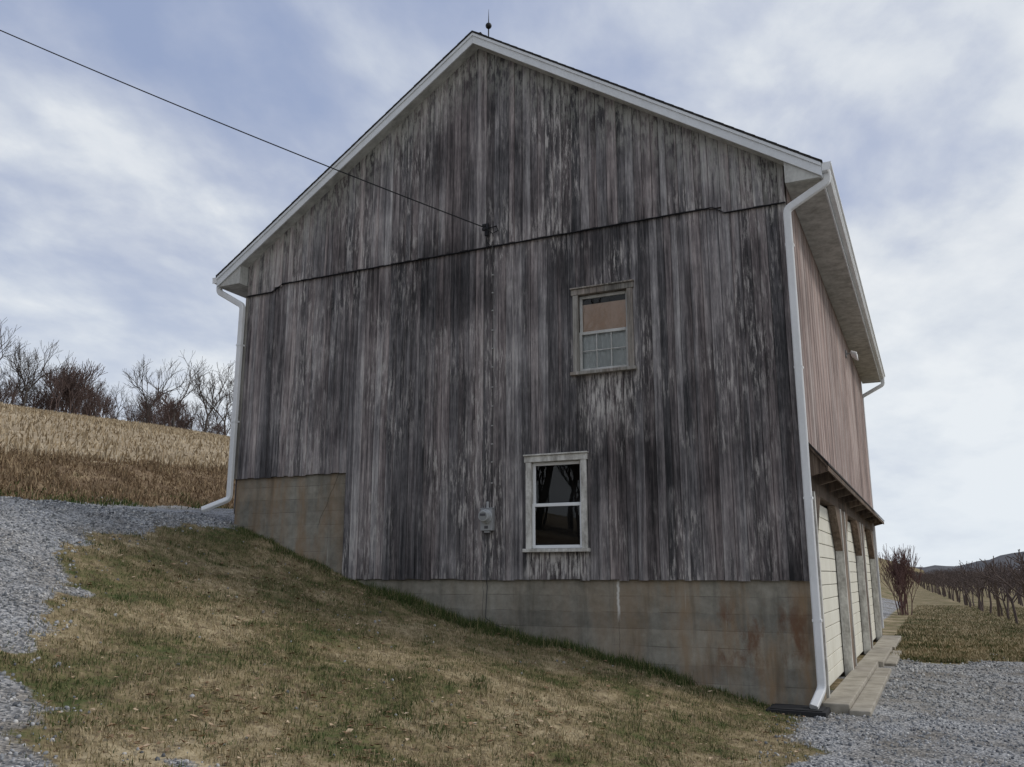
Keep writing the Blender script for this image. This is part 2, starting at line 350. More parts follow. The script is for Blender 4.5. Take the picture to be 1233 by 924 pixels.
def blades(name,x,y,hgt,wid,lean,mat,rnd=None,parent=None):
    n=len(x); z=H(x,y)-.005
    az=rng.uniform(0,2*np.pi,n); la=rng.uniform(0,2*np.pi,n); le=np.abs(rng.normal(0,lean,n)); le=np.minimum(le,1.4)
    dx=np.cos(az)*wid/2; dy=np.sin(az)*wid/2
    l1=.5*hgt; t1=le*.6; t2=le*1.25
    mx_=np.cos(la)*np.sin(t1)*l1; my=np.sin(la)*np.sin(t1)*l1; mz=np.cos(t1)*l1
    tx=mx_+np.cos(la)*np.sin(t2)*l1; ty=my+np.sin(la)*np.sin(t2)*l1; tz=mz+np.cos(t2)*l1
    V=np.empty((n,5,3),np.float32); yy=y-D
    V[:,0]=np.stack([x-dx,yy-dy,z],-1); V[:,1]=np.stack([x+dx,yy+dy,z],-1)
    V[:,2]=np.stack([x+mx_-dx*.8,yy+my-dy*.8,z+mz],-1); V[:,3]=np.stack([x+mx_+dx*.8,yy+my+dy*.8,z+mz],-1)
    V[:,4]=np.stack([x+tx,yy+ty,z+np.maximum(tz,.008)],-1)
    b=(np.arange(n)*5)[:,None]
    F=np.concatenate([b+np.array([[0,1,3]]),b+np.array([[0,3,2]]),b+np.array([[2,3,4]])])
    r=rng.random(n) if rnd is None else rnd
    return np_mesh(name,V.reshape(-1,3),F,mat,parent,attrs={'rnd':np.repeat(r,5)})
N=300000
x=rng.uniform(-12.5,-.6,N); y=1.8+10.0*rng.random(N)**1.15
ga_,_,_=masks(x,y); keep=(rng.random(N)>ga_*1.35-.02)&(y<D-.02)
dens=vnoise(x,y,2.2,21)*.6+vnoise(x,y,6,22)*.4
keep&=rng.random(N)<.30+dens
x=x[keep]; y=y[keep]; dens=dens[keep]
hg=.018+.05*rng.random(len(x))*(.2+dens*1.3)
blades('lawn_grass',x,y,hg,.0045+.004*rng.random(len(x)),.8,GB)
x=[];y=[];h=[]
for i in range(480):
    cx=random.uniform(-10.8,-2.0)
    if random.random()<.45: cx=random.uniform(-8,-3)
    cy=D-.05-abs(random.gauss(0,.18)); n=random.randint(15,45); s=random.uniform(.03,.08); hh=random.uniform(.06,.17)*(1.2 if -8<cx<-3 else .7)
    x+=list(rng.normal(cx,s,n)); y+=list(np.minimum(rng.normal(cy,s,n),D-.03)); h+=list(hh*rng.uniform(.5,1.1,n))
for i in range(560):
    cx=random.uniform(-10.5,-1.6); cy=random.uniform(3.6,11.3); n=random.randint(12,70); s=random.uniform(.03,.16); hh=random.uniform(.03,.08)
    xs=rng.normal(cx,s,n); ys=rng.normal(cy,s,n)
    if masks(np.array([cx]),np.array([cy]))[0][0]>.5: continue
    x+=list(xs); y+=list(ys); h+=list(hh*rng.uniform(.5,1.1,n))
x=np.array(x);y=np.array(y);h=np.array(h); k=y<D-.02; x=x[k];y=y[k];h=h[k]
blades('grass_tufts',x,y,h,.005+.003*rng.random(len(x)),.6,GGB,rnd=rng.random(len(x))**1.1)
N=45000; y=19+40*rng.random(N)**1.6; x=-1.2+rng.random(N)*(y*.2)
g_,_,_=masks(x,y); k=(rng.random(N)>g_*1.2); blades('verge_grass',x[k],y[k],.04+.06*rng.random(k.sum()),.02+.01*rng.random(k.sum()),.7,GB)
N=60000; y=8+30*rng.random(N)**1.2; x=-16-4.2*rng.random(N)
cl=vnoise(x,y,1.3,41); k=rng.random(N)<.25+cl; x=x[k];y=y[k];N=len(x)
blades('bank_dry_grass',x,y,.06+.20*rng.random(N)**2*(.4+cl[k]),.018+.015*rng.random(N),.9,DGB,rnd=np.clip(rng.random(N)*.7+cl[k]*.25,0,.93)+ (rng.random(N)<.03)*.07)
N=9000; y=8+26*rng.random(N); x=-16.3+rng.normal(0,.35,N); k=vnoise(x,y,.8,43)>.42
blades('bank_green_weeds',x[k],y[k],.05+.10*rng.random(k.sum()),.02+.01*rng.random(k.sum()),.7,GGB)
N=70000; u=rng.random(N)**1.7; x=-19.6-75*u; x=np.round(x/.76)*.76+rng.normal(0,.10,N); y=6+110*rng.random(N)
y=np.where(-x*.45>y,-x*.45+rng.random(N)*60,y)
dist=np.hypot(x,y); hh=(.08+.22*rng.random(N)); blades('corn_stubble',x,y,hh,.03+dist*.0007,.6,STB)
N=5500; x=rng.uniform(-10,-1.3,N); y=3+8.6*rng.random(N); r=rng.random(N)
g_,_,_=masks(x,y); k=(g_<.6)&((vnoise(x,y,.6,31)>.52)|(rng.random(N)<.25)); x=x[k];y=y[k];n=len(x)
z=H(x,y)+.012+.02*rng.random(n); az=rng.uniform(0,6.28,n); L=.012+.028*rng.random(n)**1.8
V=np.empty((n,5,3)); ca,sa=np.cos(az),np.sin(az)
def P(a,b,c): return np.stack([x+(ca*a-sa*b)*L,y-D+(sa*a+ca*b)*L,z+c*L],-1)
V[:,0]=P(-1,0,.3*rng.random(n)); V[:,1]=P(0,-.55,.5*rng.random(n)); V[:,2]=P(1,0,.7*rng.random(n)); V[:,3]=P(0,.55,.6*rng.random(n)); V[:,4]=P(0,0,0*r[k])
b=(np.arange(n)*5)[:,None]; F=np.concatenate([b+np.array([[4,i,(i+1)%4]]) for i in range(4)])
np_mesh('fallen_leaves',V.reshape(-1,3),F,LEAF,attrs={'rnd':np.repeat(rng.random(n),5)})
# stones
ico=[];ph=(1+5**.5)/2
for a in(-1,1):
    for b_ in(-ph,ph): ico+=[(0,a,b_),(a,b_,0),(b_,0,a)]
ico=np.array(ico)/math.hypot(1,ph)
import itertools
el=min(np.linalg.norm(ico[i]-ico[j]) for i,j in itertools.combinations(range(12),2))*1.01
tri=[]
for c3 in itertools.combinations(range(12),3):
    if all(np.linalg.norm(ico[p]-ico[q])<el for p,q in itertools.combinations(c3,2)):
        i,j,k3=c3; nrm=np.cross(ico[j]-ico[i],ico[k3]-ico[i])
        tri.append(c3 if nrm@ico[i]>0 else (i,k3,j))
tri=np.array(tri)
def stones(name,x,y,size):
    n=len(x); q=rng.normal(size=(n,4)); q/=np.linalg.norm(q,axis=1)[:,None]; w,a,b,c=q.T
    R=np.stack([1-2*(b*b+c*c),2*(a*b-c*w),2*(a*c+b*w),2*(a*b+c*w),1-2*(a*a+c*c),2*(b*c-a*w),2*(a*c-b*w),2*(b*c+a*w),1-2*(a*a+b*b)],-1).reshape(n,3,3)
    S=rng.uniform(.5,1.2,(n,1,3)); P_=ico[None]*S*(1+rng.uniform(-.22,.22,(n,12,1)))
    P_=np.einsum('nij,nkj->nki',R,P_)*size[:,None,None]
    P_+=np.stack([x,y-D,H(x,y)+size*.25],-1)[:,None]
    F=(np.arange(n)*12)[:,None,None]+tri[None]
    return np_mesh(name,P_.reshape(-1,3),F.reshape(-1,3),STONE,attrs={'rnd':np.repeat(rng.random(n),12)})
N=44000
x1=rng.uniform(-13,-3.5,N); y1=2.6+9.5*rng.random(N)**1.3
N2=22000
x2=-1.9+7*rng.random(N2)**1.3; y2=7.5+13*rng.random(N2)**1.3
x=np.concatenate([x1,x2]); y=np.concatenate([y1,y2]); g_,_,_=masks(x,y)
k=(rng.random(len(x))<(g_**1.4*1.05+.010))&(rng.random(len(x))<.35+1.1*vnoise(x,y,1.3,61))
inb=(x>XL)&(x<-.8)&(y>D-.05)
k&=~inb
x=x[k];y=y[k]
stones('gravel_driveway',x,y,(.006+.013*rng.random(len(x))**1.6)*(1+np.clip(np.hypot(x,y)-7,0,20)*.05))
# ------------------------------------------------------------------ barn
barn=empty('weathered_barn')
S=.662; ZR=10.43
def zt(x): return ZR-S*abs(x-XC)
def zsplit(x):
    return float(np.interp(x,[-11,-10.35,-10.1,-2.38,-2.22,-1.2],[6.55,6.56,6.68,6.68,6.57,6.57]))
def board(mb,x0,x1,zb,z0,z1,yf,r,mp=lambda x,y,z:(x,y,z),th=.024):
    ls=[(x0,yf+th),(x0,yf+.012),(x0+.006,yf),(x1-.006,yf),(x1,yf+.012),(x1,yf+th)]
    vs=[]
    for (xx,yy) in ls:
        zz=z0+(z1-z0)*(xx-x0)/(x1-x0)
        vs+=[mp(xx,yy,zb),mp(xx,yy,zz)]
    fs=[(2*i,2*i+2,2*i+3,2*i+1) for i in range(5)]+[(10,8,6,4,2,0)]
    mb.add(vs,fs,r)
def splitx(x0,x1):
    out=[];x=x0
    while x<x1-1e-6:
        w=random.choice([.10,.125,.14,.14,.165]); e=x+w
        if x1-e<.07: e=x1
        out.append((x,e)); x=e
    return out
W_UP=(-4.50,-3.65,4.47,5.68)
W_LO=(-5.28,-4.41,1.93,3.23)
holes=[W_LO,W_UP]
lo=MB(); up=MB()
for a_,b_ in splitx(XL,XR):
    r=random.random(); jit=random.uniform(0,.006)
    zb=(3.2 if (a_+b_)/2<-8.53 else 1.50)+random.uniform(-.018,.008)
    xs=[a_,b_]
    for hx0,hx1,_,_ in holes:
        for q in (hx0,hx1):
            if a_+.004<q<b_-.004: xs.append(q)
    xs.sort()
    for p,q in zip(xs[:-1],xs[1:]):
        mid=(p+q)/2; cur=zb; top=zsplit(mid)+.06; iv=[]
        for hx0,hx1,hz0,hz1 in holes:
            if hx0<mid<hx1: iv.append((cur,hz0)); cur=hz1
        iv.append((cur,top))
        for z0,z1 in iv: board(lo,p,q,z0,z1,z1,-.045-jit,r)
for a_,b_ in splitx(XL+.03,XR):
    r=random.random(); jit=random.uniform(0,.006)
    cuts=[a_,b_] if not (a_<XC<b_) else [a_,XC,b_]
    for p,q in zip(cuts[:-1],cuts[1:]):
        board(up,p,q,zsplit((p+q)/2)+random.uniform(-.008,.006),zt(p)-.15,zt(q)-.15,-.078-jit,r)
lo.make('lower_gable_siding',SID,barn); up.make('upper_gable_siding',SID,barn)
tr_=MB(); pts=[(XL,6.55),(-10.35,6.56),(-10.1,6.68),(-2.38,6.68),(-2.22,6.57),(XR,6.57)]
for (x0,z0),(x1,z1) in zip(pts[:-1],pts[1:]):
    tr_.prism_y([(x0+.001,z0-.018),(x1-.001,z1-.018),(x1-.001,z1-.011),(x0+.001,z0-.011)],-.093,-.054,.02)
tr_.make('drip_edge',IRON,barn)
sd=MB()
for a_,b_ in splitx(0,LEN):
    board(sd,a_,b_,3.18,7.0,7.0,-.03-random.uniform(0,.004),random.random(),mp=lambda x,y,z:(XR-y,x,z))
sd.make('side_siding',SIDE,barn)
sd=MB()
for a_,b_ in splitx(0,LEN):
    board(sd,a_,b_,2.6,7.0,7.0,-.03,random.random(),mp=lambda x,y,z:(XL+y,x,z))
for a_,b_ in splitx(XL,XR):
    board(sd,a_,b_,0,zt(a_)-.15,zt(b_)-.15,-.03,random.random(),mp=lambda x,y,z:(x,LEN-y,z))
sd.make('rear_siding',SID,barn)
cb=MB(); cb.box(XL-.02,XL+.05,-.056,.02,3.2,6.53); cb.make('corner_board',FRAMEW,barn)
fd=MB()
fd.box(XL,-8.53,0,.3,-.3,3.21); fd.box(-8.528,XR,.002,.3,-.5,1.52)
fd.box(XL,XL+.3,.301,LEN,-.3,2.7)
fd.box(XR-.3,XR,.301,.5,-.5,1.52)
fd.make('concrete_foundation',CONC,barn,bevel=.012)
wd=MB(); wd.box(XR-.2,XR,.01,.45,1.53,3.2)
wd.box(XR-.2,XR-.002,.455,LEN,2.66,3.19)
openings=[(.55,4.05),(4.85,8.35),(9.15,12.65)]
tw=MB()
prev=.5
for a_,b_ in openings:
    if a_-.09-prev>.12: wd.box(XR-.2,XR+.02,prev+.02,a_-.10,-.1,2.655)
    for y0,sg in ((a_,1),(b_,-1)):
        wd.prism_x([(y0,2.655),(y0+sg*.75,2.655),(y0,1.95)],XR-.10,XR+.02)
    tw.box(XR-.10,XR+.035,a_-.09,a_,-.05,2.65); tw.box(XR-.10,XR+.035,b_,b_+.09,-.05,2.65)
    prev=b_+.09
wd.box(XR-.2,XR-.004,prev+.01,LEN,-.1,2.655)
wd.make('lower_posts_and_header',BROWN,barn,bevel=.006); tw.make('door_jambs',CHIP,barn,bevel=.004)
dr=MB()
for a_,b_ in openings:
    z=.02
    while z<2.6:
        dr.box(XR-.17,XR-.11,a_+.005,b_-.005,z,min(z+.19,2.65)); z+=.2
    dr.box(XR-.2,XR-.175,a_+.005,b_-.005,0,2.65)
dr.make('garage_doors',CREAM,barn,bevel=.006)
pr=MB(); pr.prism_y([(XR+.03,3.28),(XR+.29,2.96),(XR+.29,2.93),(XR+.03,3.245)],-.06,LEN+.05); pr.make('pent_roof_shingles',SHING,barn)
pu=MB(); pu.prism_y([(XR+.031,3.242),(XR+.28,2.927),(XR+.28,2.86),(XR+.26,2.86),(XR+.26,2.915),(XR+.031,3.21)],-.04,LEN+.03)
for k_ in range(12):
    y0=.02+k_*1.2; pu.prism_y([(XR+.032,3.20),(XR+.255,2.912),(XR+.255,2.86),(XR+.032,2.80)],y0,y0+.07)
pu.make('pent_roof_timber',BROWN,barn)
OV=.30; EL=-11.46; ER=-.875
rf=MB()
for (x0,x1) in ((EL-.02,XC),(XC,ER+.02)):
    z0,z1=zt(x0),zt(x1)
    rf.prism_y([(x0,z0+.006),(x1,z1+.006),(x1,z1+.03),(x0,z0+.03)],-OV-.025,LEN+OV+.02)
    n=38
    for i in range(n):
        a_=x0+(x1-x0)*i/n; b_=x0+(x1-x0)*(i+1)/n
        lo_,hi_=(a_,b_) if x0<XC-.1 else (b_,a_)
        rf.prism_y([(lo_,zt(lo_)+.031),(hi_,zt(hi_)+.031),(hi_,zt(hi_)+.034),(lo_,zt(lo_)+.040)],-OV-.027-random.random()*.004,LEN+OV+.02)
rf.box(XC-.10,XC+.10,-OV+.1,LEN+OV+.02,ZR-.03,ZR+.055)
rf.make('roof_shingles',SHING,barn)
fa=MB()
for yy in (-OV,LEN+OV-.025):
    for (x0,x1) in ((EL,XC-.001),(XC+.001,ER)):
        fa.prism_y([(x0,zt(x0)-.185),(x1,zt(x1)-.185),(x1,zt(x1)+.004),(x0,zt(x0)+.004)],yy,yy+.025)
    for (x0,x1) in ((EL,XC-.001),(XC+.001,ER)):
        fa.prism_y([(x0,zt(x0)-.05),(x1,zt(x1)-.05),(x1,zt(x1)+.003),(x0,zt(x0)+.003)],yy-.018,yy-.001)
fa.box(EL-.001,EL+.022,-OV+.026,LEN+OV-.03,6.74,6.925)
fa.box(ER-.022,ER+.001,-OV+.026,LEN+OV-.03,6.74,6.925)
fa.make('white_fascia',TRIMW,barn,bevel=.003)
so_=MB()
for (y0,y1) in ((-OV+.027,-.07),(LEN+.03,LEN+OV-.03)):
    for (x0,x1) in ((EL+.03,XC),(XC,ER-.03)):
        so_.prism_y([(x0,zt(x0)-.165),(x1,zt(x1)-.165),(x1,zt(x1)-.14),(x0,zt(x0)-.14)],y0,y1)
so_.prism_y([(EL+.024,6.745),(XL-.0,6.745),(XL-.0,zt(XL)-.17),(EL+.024,zt(EL+.024)-.17)],-OV+.028,LEN+OV-.03)
so_.prism_y([(XR+.036,6.745),(ER-.024,6.745),(ER-.024,zt(ER-.024)-.17),(XR+.036,zt(XR+.036)-.17)],-OV+.028,LEN+OV-.03)
so_.make('soffit',SOFF,barn)
dk_=MB()
for (x0,x1) in ((EL+.03,XC),(XC,ER-.03)):
    dk_.prism_y([(x0,zt(x0)-.02),(x1,zt(x1)-.02),(x1,zt(x1)+.003),(x0,zt(x0)+.003)],-OV+.03,LEN+OV-.03)
dk_.make('roof_deck',BROWN,barn)
gt=MB()
def gutter(x,sg,y0,y1):
    p=[(x,6.93),(x,6.81),(x+sg*.07,6.81),(x+sg*.095,6.85),(x+sg*.095,6.88),(x+sg*.12,6.90),(x+sg*.12,6.93),(x+sg*.105,6.93),(x+sg*.105,6.905),(x+sg*.01,6.83),(x+sg*.01,6.93)]
    gt.prism_y(p,y0,y1)
gutter(ER+.003,1,-OV,LEN+OV); gutter(EL-.003,-1,-OV,LEN+OV)
gt.box(ER+.01,ER+.11,-OV-.004,-OV+.002,6.815,6.925); gt.box(EL-.11,EL-.01,-OV-.004,-OV+.002,6.815,6.925)
gt.make('gutters',WHITE,barn)
ds=MB()
def arc(path,rad=.06,n=4):
    P=[Vector(p) for p in path]; out=[P[0]]
    for i in range(1,len(P)-1):
        a=(P[i-1]-P[i]); b=(P[i+1]-P[i]); ra=min(rad,a.length*.45,b.length*.45); p0=P[i]+a.normalized()*ra; p1=P[i]+b.normalized()*ra
        for k in range(n+1):
            t_=k/n; out.append(p0*(1-t_)**2+P[i]*2*t_*(1-t_)+p1*t_*t_)
    out.append(P[-1]); return out
ds.sweep(arc([(ER+.05,-.18,6.83),(ER+.05,-.18,6.70),(XR+.02,-.135,6.42),(XR+.02,-.12,.22),(XR-.06,-.36,.03)]),.10,.075)
ds.sweep(arc([(EL-.05,-.18,6.83),(EL-.05,-.18,6.68),(XL-.03,-.12,6.36),(XL-.03,-.12,2.85),(XL-.40,-.36,2.66)]),.10,.075)
ds.sweep(arc([(ER+.05,LEN+.15,6.83),(ER+.05,LEN+.15,6.65),(XR-.0,LEN+.12,6.35),(XR,LEN+.12,.2)]),.09,.075)
ds.make('downspouts',WHITE,barn)
st_=MB()
for z in (5.9,4.2,2.5,1.0): st_.box(XR-.035,XR+.075,-.162,-.045,z,z+.03)
for z in (5.6,4.2): st_.box(XL-.085,XL+.025,-.162,-.045,z,z+.03)
st_.make('downspout_straps',WHITE,barn)
def window(name,x0,x1,z0,z1,framemat,sashmat,style):
    fr=MB(); w=.085; yf=-.085
    fr.box(x0,x0+w,yf,-.05,z0+.05,z1-.09); fr.box(x1-w,x1,yf,-.05,z0+.05,z1-.09)
    fr.box(x0-.02,x1+.02,yf-.006,-.05,z1-.088,z1); fr.box(x0-.035,x1+.035,yf-.05,-.05,z0,z0+.048)
    fr.box(x0-.03,x1+.03,yf-.03,-.05,z1+.002,z1+.025)
    a,b,c,d=x0+w-.004,x1-w+.004,z0+.052,z1-.09
    fr.box(a-.03,a-.001,-.048,.08,c,d); fr.box(b+.001,b+.03,-.048,.08,c,d); fr.box(a,b,-.048,.08,d+.001,d+.03); fr.box(a,b,-.048,.08,c-.03,c-.001)
    fr.make(name+'_frame',framemat,barn,bevel=.004)
    s_=MB(); sw=.045; mid=(c+d)/2
    def sash(zz0,zz1,y):
        s_.box(a+.002,a+sw,y,y+.03,zz0,zz1); s_.box(b-sw,b-.002,y,y+.03,zz0,zz1)
        s_.box(a+sw+.001,b-sw-.001,y,y+.03,zz0,zz0+sw); s_.box(a+sw+.001,b-sw-.001,y,y+.03,zz1-sw,zz1)
    sash(mid-.02,d-.003,-.004); sash(c+.003,mid+.02,-.038)
    if style=='old':
        for f in (1/3,2/3):
            xx=a+sw+(b-a-2*sw)*f; s_.box(xx-.007,xx+.007,-.032,-.012,c+sw+.004,mid+.02-sw-.001)
        zz=(c+mid)/2+.02; s_.box(a+sw+.002,b-sw-.002,-.030,-.014,zz-.007,zz+.007)
    s_.make(name+'_sashes',sashmat,barn,bevel=.004)
    g=MB()
    g.add([(a+sw-.005,.012,mid),(b-sw+.005,.012,mid),(b-sw+.005,.012,d-sw+.005),(a+sw-.005,.012,d-sw+.005)],[(0,1,2,3)])
    g.add([(a+sw-.005,-.020,c+sw-.005),(b-sw+.005,-.020,c+sw-.005),(b-sw+.005,-.020,mid),(a+sw-.005,-.020,mid)],[(0,1,2,3)])
    g.make(name+'_glass',GLASS,barn)
    return a,b,c,d,mid
a,b,c,d,mid=window('lower_window',-5.32,-4.37,1.88,3.27,CHIP,VINYL,'new')
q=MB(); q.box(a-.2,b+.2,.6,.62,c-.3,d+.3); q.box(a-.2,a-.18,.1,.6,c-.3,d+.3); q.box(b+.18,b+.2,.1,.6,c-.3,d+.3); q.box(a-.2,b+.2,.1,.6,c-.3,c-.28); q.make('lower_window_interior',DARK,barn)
a,b,c,d,mid=window('upper_window',-4.54,-3.61,4.42,5.74,FRAMEW,paint('grey_sash_paint',(.55,.55,.53),.7,(.22,.21,.19),.7,8),'old')
q=MB(); q.box(a+.001,b-.001,.035,.05,mid+.0,d-.13); q.make('upper_window_panel',TAN,barn)
q=MB()
nn_=28
vs=[];fs=[]
for i in range(nn_+1):
    xx=a+(b-a)*i/nn_; yy=.022+.010*math.sin(i*1.9)+.005*math.sin(i*4.1)
    vs+=[(xx,yy,c),(xx,yy,mid-.0)]
for i in range(nn_): fs.append((2*i,2*i+2,2*i+3,2*i+1))
q.add(vs,fs,.5); q.make('upper_window_curtain',CURT,barn,smooth=True)
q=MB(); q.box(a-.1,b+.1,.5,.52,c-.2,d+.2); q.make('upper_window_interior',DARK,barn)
lr=MB()
def lathe(mb,cx,cy,prof,n=14):
    vs=[];fs=[]
    for r_,z in prof:
        vs+=[(cx+r_*math.cos(2*math.pi*i/n),cy+r_*math.sin(2*math.pi*i/n),z) for i in range(n)]
    for k in range(len(prof)-1):
        for i in range(n): j=(i+1)%n; fs.append((k*n+i,k*n+j,(k+1)*n+j,(k+1)*n+i))
    mb.add(vs,fs,.5)
zb=ZR+.05
pf=[(.07,zb),(.02,zb+.06),(.011,zb+.1),(.011,zb+.40)]+[(max(.011,.055*math.sin(math.pi*k/8)),zb+.45-.055*math.cos(math.pi*k/8)) for k in range(9)]+[(.009,zb+.52),(.002,zb+.78)]
lathe(lr,XC,.28,pf); lr.make('lightning_rod',IRON,barn,smooth=True)
# ------------------------------------------------------------------ meter, cables, lamp
met=empty('electric_meter'); mx0,mz=-5.94,2.39
m_=MB(); m_.box(mx0-.10,mx0+.10,-.135,-.05,mz-.19,mz+.13); m_.box(mx0-.108,mx0+.108,-.142,-.05,mz+.131,mz+.145); m_.box(mx0-.045,mx0+.045,-.12,-.05,mz-.22,mz-.191)
m_.sweep([(mx0,-.09,mz+.14),(mx0,-.09,mz+.24)],.045,.045,10,False)
m_.make('meter_box',GREY,met,bevel=.008)
m_=MB(); n=24
def disc(ra,ya,yb,rb=None):
    rb=rb or ra
    vs=[(mx0+rr*math.cos(2*math.pi*i/n),yy,mz+.02+rr*math.sin(2*math.pi*i/n)) for yy,rr in ((ya,ra),(yb,rb)) for i in range(n)]
    fs=[tuple(range(n)),tuple(range(2*n-1,n-1,-1))]+[(i,i+n,(i+1)%n+n,(i+1)%n) for i in range(n)]
    m_.add(vs,fs,.5)
disc(.105,-.158,-.136); disc(.078,-.245,-.159,.090)
m_.make('meter_dial',flat('meter_glass',(.50,.52,.53),.12,0,.7),met,bevel=.005)
m_=MB(); disc(.066,-.2495,-.2455); m_.make('meter_face_plate',flat('meter_plate',(.30,.31,.31),.3),met)
m_=MB(); m_.box(mx0-.045,mx0+.045,-.254,-.2498,mz+.02,mz+.055); m_.box(mx0-.03,mx0+.03,-.139,-.1352,mz-.16,mz-.12); m_.make('meter_register',DGREY,met)
m_=MB()
m_.sweep([(mx0,-.09,mz+.24),(mx0+.06,-.065,mz+.5),(mx0+.06,-.062,4.2),(mx0+.05,-.062,6.5),(mx0+.06,-.11,6.72)],.015,.015,6,False)
m_.sweep([(mx0,-.09,mz-.20),(mx0-.01,-.07,1.9),(mx0-.02,-.075,1.48),(mx0-.03,-.03,1.4),(mx0-.06,-.025,.95),(mx0+.1,-.06,.86),(mx0+.35,-.05,.80)],.014,.014,6,False)
m_.make('meter_cable',flat('weathered_cable',(.09,.086,.086),.8),met)
m_=MB(); z=2.9
while z<6.4: m_.box(mx0+.042,mx0+.070,-.076,-.05,z,z+.016); z+=.27+random.random()*.05
m_.make('cable_clips',flat('galvanised_clip',(.45,.45,.44),.5,.1),met)
pl=empty('power_line')
A=Vector((-5.98,-.22,6.96)); B=Vector((-13.4,8-D,10.66)); T=2.6
def wp(t_):
    p=Vector(A+(B-A)*t_)
    s_=-.56*t_*(T-t_)/(T-1)*.62
    p.z+=s_+.217*t_
    return p
c_=MB(); c_.sweep([wp(T*k/60) for k in range(61)],.022,.022,6,False)
c_.sweep([A,A+Vector((.12,.08,-.10)),A+Vector((.2,.12,-.05)),A+Vector((.17,.13,.04)),A+Vector((.03,.12,.02)),A+Vector((.0,.11,-.2)),A+Vector((.08,.12,-.3)),A+Vector((.1,.12,-.22))],.016,.016,6,False)
c_.make('service_cable',BLACK,pl)
c_=MB(); c_.box(A.x-.03,A.x+.03,-.12,-.085,6.86,7.06); c_.sweep([(A.x,-.12,6.96),(A.x,-.22,6.96)],.025,.025,8,False)
lathe(c_,A.x,-.2,[(.001,6.90),(.03,6.91),(.035,6.94),(.022,6.96),(.035,6.98),(.03,7.01),(.001,7.02)]); c_.make('wall_insulator',IRON,pl)
E=wp(T); up_=MB(); gzz=float(H(E.x,E.y+D)); lathe(up_,E.x,E.y,[(.16,gzz-.5),(.13,E.z-3),(.11,E.z+.8),(.001,E.z+.82)]); up_.box(E.x-.9,E.x+.9,E.y-.06,E.y+.06,E.z+.25,E.z+.37)
up_.make('utility_pole',POLE)
sl=empty('security_light'); m_=MB(); Yl=8.3
m_.box(XR+.035,XR+.06,Yl-.06,Yl+.06,6.25,6.41); m_.sweep([(XR+.06,Yl,6.33),(XR+.16,Yl,6.35)],.03,.03,8,False); m_.make('mount',GREY,sl)
m_=MB()
for dy in (-.11,.11):
    vs=[];n=12
    for k,(rr,dd) in enumerate(((.02,0),(.055,.03),(.075,.16),(.07,.17))):
        vs+=[(XR+.14+dd*.8,Yl+dy+rr*math.cos(2*math.pi*i/n),6.34+rr*math.sin(2*math.pi*i/n)-dd*.5) for i in range(n)]
    fs=[(k*n+i,k*n+(i+1)%n,(k+1)*n+(i+1)%n,(k+1)*n+i) for k in range(3) for i in range(n)]+[tuple(range(3*n,4*n))]
    m_.add(vs,fs,.5)
m_.make('lamp_heads',WHITE,sl)
ap=MB()
ap.box(XR+.0,-1.08,-.02,5.9,-.3,.045); ap.box(-1.079,-.84,-.15,5.2,-.3,-.005); ap.box(XR,-1.0,5.93,9.6,-.3,.035); ap.box(-.999,-.80,6.2,9.3,-.3,-.015); ap.box(XR,-.95,9.63,LEN,-.3,.03)
ap.make('concrete_apron',APR,bevel=.015)
sb=MB(); sb.box(-1.98,-1.30,-.52,-.03,-.2,-.0); sb.box(-1.94,-1.34,-.48,-.07,.001,.012); sb.make('splash_block',SLAB,bevel=.01)
# ------------------------------------------------------------------ trees
def gen_tree(seed,Ht,r0,levels=5,spread=.45,kids=3,upb=.3,trunk=.24,minr=.012,nseg=3,wig=.10,ratio=(.62,.86),first=1):
    R=random.Random(seed); segs=[]
    def grow(p,d,L,r,lv):
        cur=p
        for i in range(nseg):
            d=(d+Vector((R.gauss(0,wig),R.gauss(0,wig),R.gauss(0,wig)+upb*.2))).normalized()
            q=cur+d*L/nseg; ra=r*(1-.35*i/nseg); rb=r*(1-.35*(i+1)/nseg)
            segs.append((tuple(cur),tuple(q),max(ra,minr),max(rb,minr))); cur=q
            if lv>0 and i>=(first if lv==levels else 0):
                nk=kids if i==nseg-1 else (1 if R.random()<.6 else 0)
                ph0=R.uniform(0,6.283)
                for m_k in range(nk):
                    ax=d.orthogonal().normalized(); ax.rotate(Matrix.Rotation(ph0+6.283*m_k/max(nk,1)+R.gauss(0,.4),3,d))
                    nd=(d+ax*R.uniform(.45,1.1)*spread*1.6+Vector((0,0,upb*.5))).normalized()
                    grow(q,nd,L*R.uniform(*ratio),r*.60,lv-1)
    grow(Vector((0,0,0)),Vector((0,0,1)),Ht*trunk,r0,levels)
    return segs
def tree_mesh(name,segs,mat):
    a=np.array([s[0] for s in segs]); b=np.array([s[1] for s in segs]); ra=np.array([s[2] for s in segs]); rb=np.array([s[3] for s in segs])
    d=b-a; d/=np.linalg.norm(d,axis=1)[:,None]+1e-9
    ref=np.where(np.abs(d[:,2:3])<.9,[[0,0,1.]],[[1.,0,0]]); u=np.cross(d,ref); u/=np.linalg.norm(u,axis=1)[:,None]; v=np.cross(d,u)
    n=len(segs); V=np.empty((n,6,3))
    for k in range(3):
        an=2*math.pi*k/3; w=u*math.cos(an)+v*math.sin(an)
        V[:,k]=a+w*ra[:,None]; V[:,3+k]=b+w*rb[:,None]
    base=(np.arange(n)*6)[:,None]
    F=np.concatenate([base+np.array([[k,(k+1)%3,3+(k+1)%3,3+k]]) for k in range(3)])
    return np_mesh(name,V.reshape(-1,3),F,mat)
